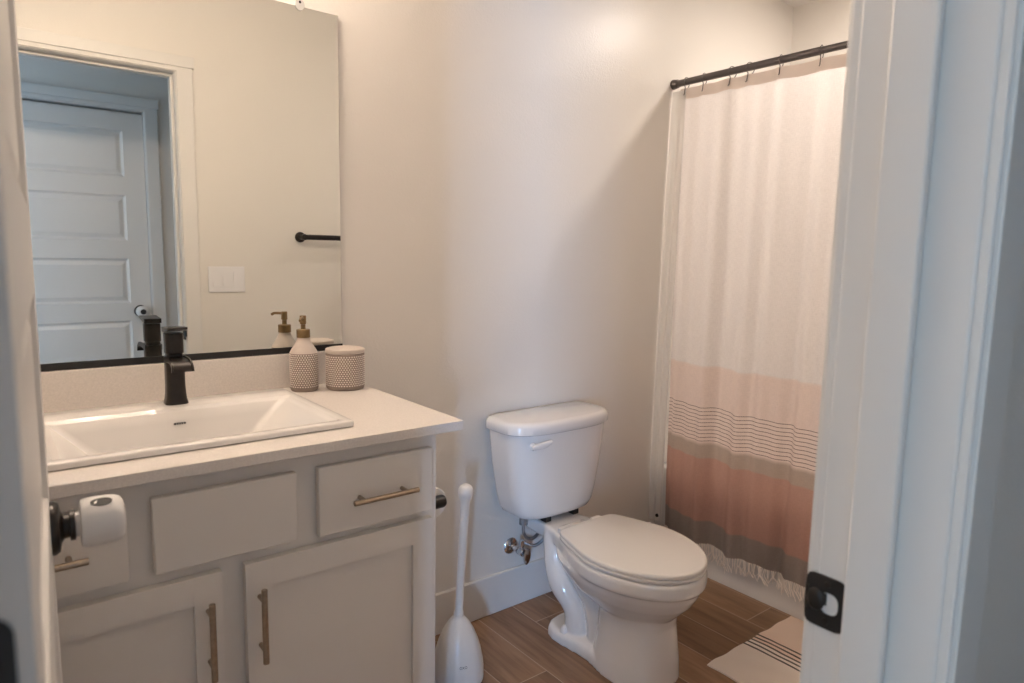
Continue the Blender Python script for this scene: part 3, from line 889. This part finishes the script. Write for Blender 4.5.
# ------------------------------------------------------------------ plunger
def plunger(cx, cy):
    root = thing('toilet_plunger', 'white plunger in a drop-shaped holder beside the vanity', 'plunger', (cx, cy, 0))
    bm = new_bm()
    lathe(bm, [(.074, .0005), (.0775, .003), (.0785, .012), (.0775, .0150), (.0765, .0155), (.0765, .0170), (.0785, .0180), (.0780, .040), (.0750, .066), (.0690, .096), (.0600, .126), (.0480, .155), (.0340, .180), (.0225, .194), (.0170, .199), (.0160, .202)], cx, cy, 44)
    obj('holder', bm, MPLASTIC, root, smooth=True, angle=50)
    bm = new_bm()
    tx, ty = cx+.020, cy+.004
    lathe(bm, [(.0150, 0), (.0150, .012), (.0120, .016), (.0118, .10), (.0130, .25), (.0138, .345), (.0150, .356), (.0200, .366), (.0225, .378), (.0222, .390), (.0180, .400), (.010, .4058), (.001, .407)], seg=28, mtx=frame_at((cx, cy, .2015), (tx-cx+.006, ty-cy, .40)))
    obj('handle', bm, MPLASTIC, root, smooth=True, angle=50)
    # small printed mark on the holder front
    cu = bpy.data.curves.new('mark', 'FONT'); cu.body = 'OXO'; cu.size = 0.0105; cu.extrude = 0.0003; cu.align_x = 'CENTER'
    to = bpy.data.objects.new('printed_mark', cu); COL.objects.link(to)
    bpy.context.view_layer.update()
    me = bpy.data.meshes.new_from_object(to.evaluated_get(bpy.context.evaluated_depsgraph_get()))
    bpy.data.objects.remove(to); bpy.data.curves.remove(cu)
    az = math.radians(-111)       # where on the drop, angle from +x
    z0 = 0.072
    rr = lambda z: .0752-(z-.062)*.19
    for v in me.vertices:
        a = az+v.co.x/.075
        zz = z0+v.co.y
        r = rr(zz)+.0006+v.co.z
        v.co = (cx+r*math.cos(a), cy+r*math.sin(a), zz)
    me.materials.clear(); me.materials.append(MGREY)
    o = bpy.data.objects.new('printed_mark', me); COL.objects.link(o); o.parent = root
    o.matrix_parent_inverse = Matrix.Translation(root.location).inverted()
    o['label'] = 'small dark letters'
plunger(1.078, 1.618)

# ------------------------------------------------------------------ toilet paper
def paper_holder():
    px, py, pz = VX1, 1.372, 0.683
    root = thing('toilet_paper_holder', 'black toilet paper post fixed to the right side of the vanity', 'paper holder', (px, py, pz))
    bm = new_bm()
    lathe(bm, [(.024, .0003), (.024, .006), (.012, .009)], seg=24, mtx=frame_at((px, py, pz), (1, 0, 0)))
    lathe(bm, [(.0160, .008), (.0160, .063), (.0135, .068), (.001, .0690)], seg=24, mtx=frame_at((px, py, pz), (1, 0, 0)))
    obj('post', bm, MBLACK, root, smooth=True)
    bm = new_bm(); tube(bm, [(px+.049, py+.012, pz), (px+.049, py+.135, pz)], .0090, 16)
    obj('arm', bm, MBLACK, root, smooth=True)
    rc = (px+.049, pz-.0106)
    bm = new_bm()
    ring = lambda r, y: [Vector((rc[0]+r*math.cos(a), y, rc[1]+r*math.sin(a))) for a in [2*PI*k/36 for k in range(36)]]
    y0, y1 = py+.020, py+.118
    loft(bm, [ring(.0195, y0), ring(.0385, y0), ring(.040, y0+.002), ring(.040, y1-.002), ring(.0385, y1), ring(.0195, y1), ring(.0195, y0)], cap0=False, cap1=False)
    o = obj('toilet_paper_roll', bm, MPAPER, smooth=True)
    tag(o, 'white toilet paper roll hanging on the black post beside the vanity', 'toilet paper')
paper_holder()

# ------------------------------------------------------------------ tub, rod, curtain
TUBX = 2.259
def tub():
    root = thing('bathtub', 'white alcove bathtub behind the shower curtain', 'bathtub', (2.70, 1.11, 0))
    bm = new_bm(); y0, y1, x0, x1, H = YF+.002, YB-.002, TUBX, XR-.002, 0.40
    rings = [rrect(x0, x1, y0, y1, .012, 0), rrect(x0, x1, y0, y1, .012, .02), rrect(x0+.004, x1, y0, y1, .012, .03), rrect(x0+.004, x1, y0, y1, .012, H-.05), rrect(x0, x1, y0, y1, .012, H-.04), rrect(x0, x1, y0, y1, .012, H-.006), rrect(x0+.006, x1-.006, y0+.006, y1-.006, .012, H),
             rrect(x0+.065, x1-.05, y0+.07, y1-.08, .12, H), rrect(x0+.075, x1-.06, y0+.08, y1-.09, .12, H-.01), rrect(x0+.10, x1-.085, y0+.12, y1-.20, .12, .16), rrect(x0+.14, x1-.12, y0+.17, y1-.27, .10, .10), rrect(x0+.2, x1-.18, y0+.23, y1-.33, .06, .095)]
    loft(bm, rings)
    obj('shell', bm, MCER, root, smooth=True, angle=50)
    bm = new_bm(); lathe(bm, [(.03, .096), (.03, .099), (.001, .101)], 2.70, .70)
    obj('drain', bm, MCHROME, root, smooth=True)
tub()

RX, RZD, RR = 2.268, 1.9863, 0.0118
def rod():
    root = thing('curtain_rod', 'dark bronze shower curtain rod across the tub', 'curtain rod', (RX, YB, RZD))
    bm = new_bm(); tube(bm, [(RX, YB-.008, RZD), (RX, YF+.008, RZD)], RR, 24); tube(bm, [(RX, YB-.01, RZD), (RX, 1.25, RZD)], RR+.0016, 24)
    obj('tube', bm, MROD, root, smooth=True)
    for y, s in ((YB, -1), (YF, 1)):
        bm = new_bm(); lathe(bm, [(.0195, .0003), (.0195, .006), (.0185, .010), (.0165, .024), (.015, .026)], seg=28, mtx=frame_at((RX, y, RZD), (0, s, 0)))
        obj('flange', bm, MROD, root, smooth=True)
rod()

C_Y1 = 1.828       # wall-side edge of the curtain
C_TOP, C_BOT = 1.962, 0.150
RINGS_Y = [1.800, 1.715, 1.590, 1.515, 1.392, 1.245, 1.11, 0.97, 0.83, 0.69, 0.56, 0.43]
def fold(y, t):
    """x of the cloth at distance y along the rod; t = 0 at the top, 1 at the hem"""
    s = C_Y1-y
    ramp = 0.30+0.70*min(1, t*1.5)
    f = 0.0125*math.sin(2*PI*s/0.262+0.6+0.5*t) + 0.0100*math.sin(2*PI*s/0.143+2.1-0.4*t) + 0.0065*math.sin(2*PI*s/0.081+0.4+0.8*t) + 0.004*math.sin(2*PI*s/0.47+1)
    return f*ramp
def curtain_mat():
    m = bpy.data.materials.new('curtain_cloth'); m.use_nodes = True
    nt = m.node_tree; N = nt.nodes; L = nt.links; b = N['Principled BSDF']
    uv = N.new('ShaderNodeUVMap'); uv.uv_map = 'UVMap'
    sp = N.new('ShaderNodeSeparateXYZ'); L.new(uv.outputs[0], sp.inputs[0])
    V = sp.outputs['Y']            # height along the cloth, metres above the floor
    cr = N.new('ShaderNodeValToRGB'); cr.color_ramp.interpolation = 'LINEAR'
    mr = N.new('ShaderNodeMapRange'); mr.inputs['From Max'].default_value = 2.0; L.new(V, mr.inputs['Value']); L.new(mr.outputs[0], cr.inputs['Fac'])
    grey = (0.38, 0.33, 0.30, 1); terra = (0.57, 0.36, 0.30, 1); tan = (0.53, 0.435, 0.375, 1)
    pink = (0.87, 0.745, 0.69, 1); white = (0.89, 0.85, 0.835, 1); blush = (0.60, 0.47, 0.41, 1)
    stops = [(0.0, grey), (0.243, grey), (0.249, terra), (0.500, terra), (0.506, tan), (0.560, tan), (0.566, pink), (0.866, pink), (0.872, white), (1.915, white)]
    cr.color_ramp.elements[0].position = 0; cr.color_ramp.elements[0].color = grey
    cr.color_ramp.elements[1].position = 1; cr.color_ramp.elements[1].color = white
    for z, c in stops[1:]:
        e = cr.color_ramp.elements.new(z/2); e.color = c
    def mth(op, a, bb=None, c=None):
        n = N.new('ShaderNodeMath'); n.operation = op
        for i, v in enumerate((a, bb, c)):
            if v is None: continue
            if isinstance(v, (int, float)): n.inputs[i].default_value = v
            else: L.new(v, n.inputs[i])
        return n.outputs[0]
    # thin dark woven lines
    ph = mth('FRACT', mth('DIVIDE', mth('SUBTRACT', V, 0.5665), 0.0147))
    ln = mth('LESS_THAN', mth('ABSOLUTE', mth('SUBTRACT', ph, 0.5)), 0.085)
    ln = mth('MULTIPLY', ln, mth('MULTIPLY', mth('GREATER_THAN', V, 0.568), mth('LESS_THAN', V, 0.712)))
    ns = N.new('ShaderNodeTexNoise'); ns.inputs['Scale'].default_value = 260; L.new(uv.outputs[0], ns.inputs['Vector'])
    ln = mth('MULTIPLY', ln, mth('ADD', 0.55, mth('MULTIPLY', ns.outputs['Fac'], 0.5)))
    mx = N.new('ShaderNodeMix'); mx.data_type = 'RGBA'; L.new(ln, mx.inputs['Factor']); L.new(cr.outputs['Color'], mx.inputs['A']); mx.inputs['B'].default_value = (0.15, 0.085, 0.068, 1)
    # slubby weave
    mp = N.new('ShaderNodeMapping'); mp.inputs['Scale'].default_value = (420, 60, 1); L.new(uv.outputs[0], mp.inputs['Vector'])
    n2 = N.new('ShaderNodeTexNoise'); n2.inputs['Scale'].default_value = 1; n2.inputs['Detail'].default_value = 4; L.new(mp.outputs[0], n2.inputs['Vector'])
    mp3 = N.new('ShaderNodeMapping'); mp3.inputs['Scale'].default_value = (60, 420, 1); L.new(uv.outputs[0], mp3.inputs['Vector'])
    n3 = N.new('ShaderNodeTexNoise'); n3.inputs['Scale'].default_value = 1; n3.inputs['Detail'].default_value = 4; L.new(mp3.outputs[0], n3.inputs['Vector'])
    wv = mth('ADD', n2.outputs['Fac'], n3.outputs['Fac'])
    sc = N.new('ShaderNodeVectorMath'); sc.operation = 'SCALE'; L.new(mx.outputs['Result'], sc.inputs[0]); L.new(mth('ADD', 0.80, mth('MULTIPLY', wv, 0.20)), sc.inputs['Scale'])
    L.new(sc.outputs[0], b.inputs['Base Color'])
    b.inputs['Roughness'].default_value = 0.9; b.inputs['Specular IOR Level'].default_value = 0.1
    bp = N.new('ShaderNodeBump'); bp.inputs['Strength'].default_value = 0.3; bp.inputs['Distance'].default_value = 0.001; L.new(wv, bp.inputs['Height']); L.new(bp.outputs[0], b.inputs['Normal'])
    tr = N.new('ShaderNodeBsdfTranslucent'); L.new(sc.outputs[0], tr.inputs['Color'])
    ms = N.new('ShaderNodeMixShader'); ms.inputs['Fac'].default_value = 0.48
    L.new(b.outputs[0], ms.inputs[1]); L.new(tr.outputs[0], ms.inputs[2]); L.new(ms.outputs[0], N['Material Output'].inputs['Surface'])
    return m
MCURT = curtain_mat()
MFRINGE = mat('fringe_thread', (0.93, 0.87, 0.81, 1), 0.9)

def cloth(bm, y_hi, y_lo, ny, nz, top, bot, xf, uvname='UVMap'):
    uvl = bm.loops.layers.uv.new(uvname)
    V = []
    for j in range(nz+1):
        t = j/nz; row = []
        for i in range(ny+1):
            y = y_hi+(y_lo-y_hi)*i/ny
            row.append((bm.verts.new(xf(y, t)), (y, top+(bot-top)*t)))
        V.append(row)
    for j in range(nz):
        for i in range(ny):
            q = (V[j][i], V[j][i+1], V[j+1][i+1], V[j+1][i])
            f = bm.faces.new([a[0] for a in q])
            for lp, a in zip(f.loops, q): lp[uvl].uv = a[1]
    return V

def sag(y):
    """header dips between rings"""
    rs = sorted(RINGS_Y)
    for a, b in zip(rs, rs[1:]):
        if a <= y <= b:
            f = (y-a)/(b-a); return 0.006*math.sin(PI*f)*min(1, (b-a)/0.13)
    return 0.0
def cxyz(y, t):
    # the hem pulls in a little from the wall
    yy = y-0.038*t*max(0, (y-1.2)/0.6)
    z = C_TOP+(C_BOT-C_TOP)*t
    return Vector((RX-0.044*min(1, t*1.15)-0.006+fold(y, t), yy, z-sag(y)*(1-t)-0.004*math.sin(y*31)*t))
def curtain():
    root = thing('shower_curtain', 'cream shower curtain with pink and grey woven bands and a fringed hem', 'curtain', (RX, 1.1, C_BOT))
    bm = new_bm(); cloth(bm, C_Y1, 0.40, 300, 90, C_TOP, C_BOT, cxyz)
    bmesh.ops.recalc_face_normals(bm, faces=bm.faces)
    o = obj('panel', bm, MCURT, root, smooth=True, angle=180)
    bm = new_bm()    # doubled hem along the top
    uvl = bm.loops.layers.uv.new('UVMap')
    prev = None
    for i in range(301):
        y = C_Y1+(0.40-C_Y1)*i/300
        col = [cxyz(y, (C_TOP-z)/(C_TOP-C_BOT))+Vector((-.0022, 0, 0)) for z in (C_TOP, C_TOP-.02, C_TOP-.042)]
        cv = [bm.verts.new(c) for c in col]
        if prev:
            for k in range(2): bm.faces.new((prev[k], cv[k], cv[k+1], prev[k+1]))
        prev = cv
    obj('top_hem', bm, mat('hem_cloth', (0.80, 0.70, 0.63, 1), 0.9), root, smooth=True, angle=180)
    bm = new_bm()
    y = C_Y1
    while y > 0.41:
        p = cxyz(y, 1.0)
        L = random.uniform(.046, .066)
        d = Vector((random.uniform(-.006, .006), random.uniform(-.014, .014), 0))
        m = p-d*0.6+Vector((0, 0, -L*.5)); e = p+d*1.2+Vector((0, 0, -L))
        tube(bm, [p+Vector((0, 0, .003)), m, e], [.0019, .0018, .0015], 5)
        y -= random.uniform(.0040, .0085)
    f = obj('fringe', bm, MFRINGE, root, label='cream knotted fringe'); f['kind'] = 'stuff'
curtain()

def liner():
    m = bpy.data.materials.new('liner_plastic'); m.use_nodes = True
    b = m.node_tree.nodes['Principled BSDF']
    b.inputs['Base Color'].default_value = (0.84, 0.82, 0.80, 1); b.inputs['Roughness'].default_value = 0.25
    tr = m.node_tree.nodes.new('ShaderNodeBsdfTranslucent'); tr.inputs['Color'].default_value = (0.85, 0.83, 0.80, 1)
    ms = m.node_tree.nodes.new('ShaderNodeMixShader'); ms.inputs['Fac'].default_value = 0.45
    m.node_tree.links.new(b.outputs[0], ms.inputs[1]); m.node_tree.links.new(tr.outputs[0], ms.inputs[2])
    m.node_tree.links.new(ms.outputs[0], m.node_tree.nodes['Material Output'].inputs['Surface'])
    root = thing('curtain_liner', 'white plastic curtain liner showing between wall and curtain', 'curtain liner', (2.29, 1.2, .15))
    bm = new_bm()
    def xf(y, t):
        # bunched strip: the free edge lies on the wall, then the sheet folds in behind the curtain
        z = 1.955+(0.165-1.955)*t
        s = YB-0.005-y
        flare = min(1, t*4)
        k = max(0, 1-s/0.060)
        x = 2.264-0.026*min(1, t*1.3)-(0.004+0.008*flare)*k**1.2
        x += (0.0035*math.sin(s*230+t*3))*flare*min(1, s/0.012)
        return Vector((min(x, 2.268), y, z))
    cloth(bm, YB-.005, 1.797, 60, 40, 1.955, .165, xf)
    obj('sheet', bm, m, root, smooth=True, angle=180)
    bm = new_bm(); tube(bm, [(2.231, 1.818, .190), (2.227, 1.818, .190)], .0075, 14)
    obj('magnet', bm, MBLACKM, root, smooth=True, label='dark hem magnet')
liner()

# hooks over the rod, each one a thing
def ring_mesh():
    bm = new_bm(); pts = []
    r = .0205
    for k in range(25):
        a = math.radians(-62)+math.radians(304)*k/24
        pts.append((r*math.cos(a), 0, r*math.sin(a)))
    # both ends drop to hold cloth and liner
    pts = [(-.004+.004, 0, -.052), (.007, 0, -.047), (.0125, 0, -.034)] + pts + [(-.0125, 0, -.034), (-.0145, 0, -.046), (-.0200, 0, -.050)]
    tube(bm, spline(pts, 2), .0017, 8)
    return bm
first = None
ORD = ['the one nearest the wall flange', 'second from the wall flange', 'third from the wall flange', 'fourth from the wall flange', 'fifth from the wall flange', 'sixth from the wall flange, last before the jamb']
for i, y in enumerate(RINGS_Y):
    if first is None:
        first = obj('curtain_hook', ring_mesh(), MROD, smooth=True); o = first
    else:
        o = first.copy(); COL.objects.link(o)
    o.location = (RX, y, RZD-.004); o.rotation_euler = (0, 0, random.uniform(-.25, .25))
    if i < 6: tag(o, 'dark wire curtain hook on the rod, '+ORD[i], 'curtain hook', 'curtain hooks on the rod')
    else: tag(o, 'dark wire curtain hook on the rod, %s beyond the door jamb' % ['first', 'second', 'third', 'fourth', 'fifth', 'sixth'][i-6], 'curtain hook', 'curtain hooks on the rod')

# ------------------------------------------------------------------ bath mat
def mat_rug():
    m = bpy.data.materials.new('woven_cotton'); m.use_nodes = True
    nt = m.node_tree; N = nt.nodes; L = nt.links; b = N['Principled BSDF']
    tc = N.new('ShaderNodeTexCoord'); sp = N.new('ShaderNodeSeparateXYZ'); L.new(tc.outputs['Object'], sp.inputs[0])
    def mth(op, a, bb=None):
        n = N.new('ShaderNodeMath'); n.operation = op
        for i, v in enumerate((a, bb)):
            if v is None: continue
            if isinstance(v, (int, float)): n.inputs[i].default_value = v
            else: L.new(v, n.inputs[i])
        return n.outputs[0]
    wob = N.new('ShaderNodeTexNoise'); wob.inputs['Scale'].default_value = 14; L.new(tc.outputs['Object'], wob.inputs['Vector'])
    X = mth('ADD', sp.outputs['X'], mth('MULTIPLY', mth('SUBTRACT', wob.outputs['Fac'], 0.5), 0.005))
    def stripes(x0, n, pitch, w):
        ph = mth('FRACT', mth('DIVIDE', mth('SUBTRACT', X, x0), pitch))
        a = mth('LESS_THAN', ph, w)
        return mth('MULTIPLY', a, mth('MULTIPLY', mth('GREATER_THAN', X, x0), mth('LESS_THAN', X, x0+n*pitch)))
    st = stripes(1.947, 5, 0.0215, 0.34)
    mx = N.new('ShaderNodeMix'); mx.data_type = 'RGBA'; L.new(st, mx.inputs['Factor'])
    mx.inputs['A'].default_value = (0.66, 0.54, 0.45, 1); mx.inputs['B'].default_value = (0.035, 0.03, 0.03, 1)
    # cream end before the stripes, pinkish field after them
    mx2 = N.new('ShaderNodeMix'); mx2.data_type = 'RGBA'; L.new(mth('GREATER_THAN', X, 1.99), mx2.inputs['Factor'])
    mx2.inputs['A'].default_value = (0.90, 0.82, 0.74, 1); mx2.inputs['B'].default_value = (0.85, 0.69, 0.58, 1)
    L.new(mx2.outputs['Result'], mx.inputs['A'])
    L.new(mx.outputs['Result'], b.inputs['Base Color']); b.inputs['Roughness'].default_value = 0.95; b.inputs['Specular IOR Level'].default_value = 0.1
    ns = N.new('ShaderNodeTexNoise'); ns.inputs['Scale'].default_value = 330; ns.inputs['Detail'].default_value = 2; L.new(tc.outputs['Object'], ns.inputs['Vector'])
    bp = N.new('ShaderNodeBump'); bp.inputs['Strength'].default_value = 0.6; bp.inputs['Distance'].default_value = 0.002; L.new(ns.outputs['Fac'], bp.inputs['Height']); L.new(bp.outputs[0], b.inputs['Normal'])
    x0, x1, y0, y1 = 1.750, 2.246, 0.42, 1.198
    bm = new_bm(); nx, ny = 40, 50
    def pt(i, j, top):
        x = x0+(x1-x0)*i/nx; y = y0+(y1-y0)*j/ny
        x += 0.002*math.sin(y*40); y += 0.002*math.sin(x*50)
        e = min(i, nx-i, 3)/3*min(j, ny-j, 3)/3
        z = 0.0008 + (0.005+0.003*e+0.0008*math.sin(x*70+y*33) if top else 0)
        # near left corner turns slightly under
        return Vector((x, y, z))
    T = [[bm.verts.new(pt(i, j, True)) for i in range(nx+1)] for j in range(ny+1)]
    B = [[bm.verts.new(pt(i, j, False)) for i in range(nx+1)] for j in range(ny+1)]
    for j in range(ny):
        for i in range(nx):
            bm.faces.new((T[j][i], T[j][i+1], T[j+1][i+1], T[j+1][i])); bm.faces.new((B[j][i], B[j+1][i], B[j+1][i+1], B[j][i+1]))
    for i in range(nx):
        for j in (0, ny): bm.faces.new((T[j][i], T[j][i+1], B[j][i+1], B[j][i]))
    for j in range(ny):
        for i in (0, nx): bm.faces.new((T[j][i], T[j+1][i], B[j+1][i], B[j][i]))
    o = obj('bath_mat', bm, m, smooth=True, angle=60)
    tag(o, 'cream and pink bath mat with thin black stripes on the floor by the tub', 'bath mat')
mat_rug()

# ------------------------------------------------------------------ door-wall fittings seen in the mirror
def towel_bar():
    root = thing('towel_bar', 'black towel bar on the door wall, reflected in the mirror', 'towel bar', (1.55, YF, 1.36))
    z, y = 1.360, YF+.060
    xs = (1.272, 1.86)
    bm = new_bm(); tube(bm, [(xs[0]-.004, y, z), (xs[1]+.004, y, z)], .0130, 18)
    obj('bar', bm, MBLACK, root, smooth=True)
    for x in xs:
        bm = new_bm(); lathe(bm, [(.026, .0003), (.026, .007), (.022, .011), (.012, .013), (.0105, .045), (.014, .050), (.016, .060), (.014, .070), (.001, .0715)], seg=28, mtx=frame_at((x, YF, z), (0, 1, 0)))
        obj('post', bm, MBLACK, root, smooth=True)
towel_bar()

def switch():
    x0, x1, z0, z1 = 0.8315, 0.9965, 1.092, 1.213
    root = thing('light_switch', 'white wide light switch plate on the door wall, reflected in the mirror', 'light switch', ((x0+x1)/2, YF, z0))
    pl = mat('switch_plastic', (0.86, 0.85, 0.86, 1), 0.3)
    bm = new_bm(); box(bm, x0, x1, YF+.0003, YF+.0065, z0, z1); obj('plate', bm, pl, root, bevel=0.003)
    w = 0.0335
    for k in range(3):
        cx = (x0+x1)/2+(k-1)*0.0462
        bm = new_bm(); zc = (z0+z1)/2; s = 1 if k < 2 else -1
        a = [(cx-w/2, zc-.033), (cx+w/2, zc-.033), (cx+w/2, zc), (cx-w/2, zc), (cx+w/2, zc+.033), (cx-w/2, zc+.033)]
        yo = (YF+.0105, YF+.0085, YF+.0070)
        ys = yo if s > 0 else yo[::-1]
        f = [bm.verts.new((a[0][0], ys[0], a[0][1])), bm.verts.new((a[1][0], ys[0], a[1][1])), bm.verts.new((a[2][0], ys[1], a[2][1])), bm.verts.new((a[3][0], ys[1], a[3][1])), bm.verts.new((a[4][0], ys[2], a[4][1])), bm.verts.new((a[5][0], ys[2], a[5][1]))]
        g = [bm.verts.new((v.co.x, YF+.0064, v.co.z)) for v in f]
        bm.faces.new((f[0], f[1], f[2], f[3])); bm.faces.new((f[3], f[2], f[4], f[5]))
        for p, q in ((0, 1), (1, 2), (2, 4), (4, 5), (5, 3), (3, 0)): bm.faces.new((f[p], f[q], g[q], g[p]))
        obj('rocker', bm, pl, root)
switch()

# ------------------------------------------------------------------ lamps
def lamps():
    root = thing('recessed_ceiling_light', 'round recessed ceiling light over the bathtub', 'ceiling light', (2.67, 1.10, CEIL))
    bm = new_bm(); lathe(bm, [(.070, CEIL-.0005), (.092, CEIL-.0005), (.095, CEIL-.004), (.088, CEIL-.007), (.072, CEIL-.006), (.070, CEIL-.0005)], 2.67, 1.10, 40)
    obj('trim_ring', bm, MTRIM, root, smooth=True)
    bm = new_bm(); lathe(bm, [(.069, CEIL-.001), (.069, CEIL-.0045)], 2.67, 1.10, 40)
    obj('lens', bm, MLENS, root)
    root = thing('vanity_light', 'three-lamp bar light on the wall above the mirror', 'wall light', (0.34, YB, 2.360))
    bm = new_bm(); box(bm, .08, .60, YB-.025, YB-.0005, 2.340, 2.385); obj('back_bar', bm, MBLACKM, root, bevel=0.004)
    for x in (.13, .34, .55):
        bm = new_bm(); tube(bm, [(x, YB-.02, 2.362), (x, YB-.105, 2.362)], .008, 12); lathe(bm, [(.022, 2.330), (.022, 2.365), (.010, 2.375)], x, YB-.11, 20)
        obj('arm', bm, MBLACKM, root, smooth=True)
        bm = new_bm(); lathe(bm, [(.020, 2.328), (.040, 2.308), (.048, 2.275), (.040, 2.240), (.020, 2.228), (.001, 2.225)], x, YB-.11, 28)
        obj('globe', bm, MLAMP, root, smooth=True)
lamps()
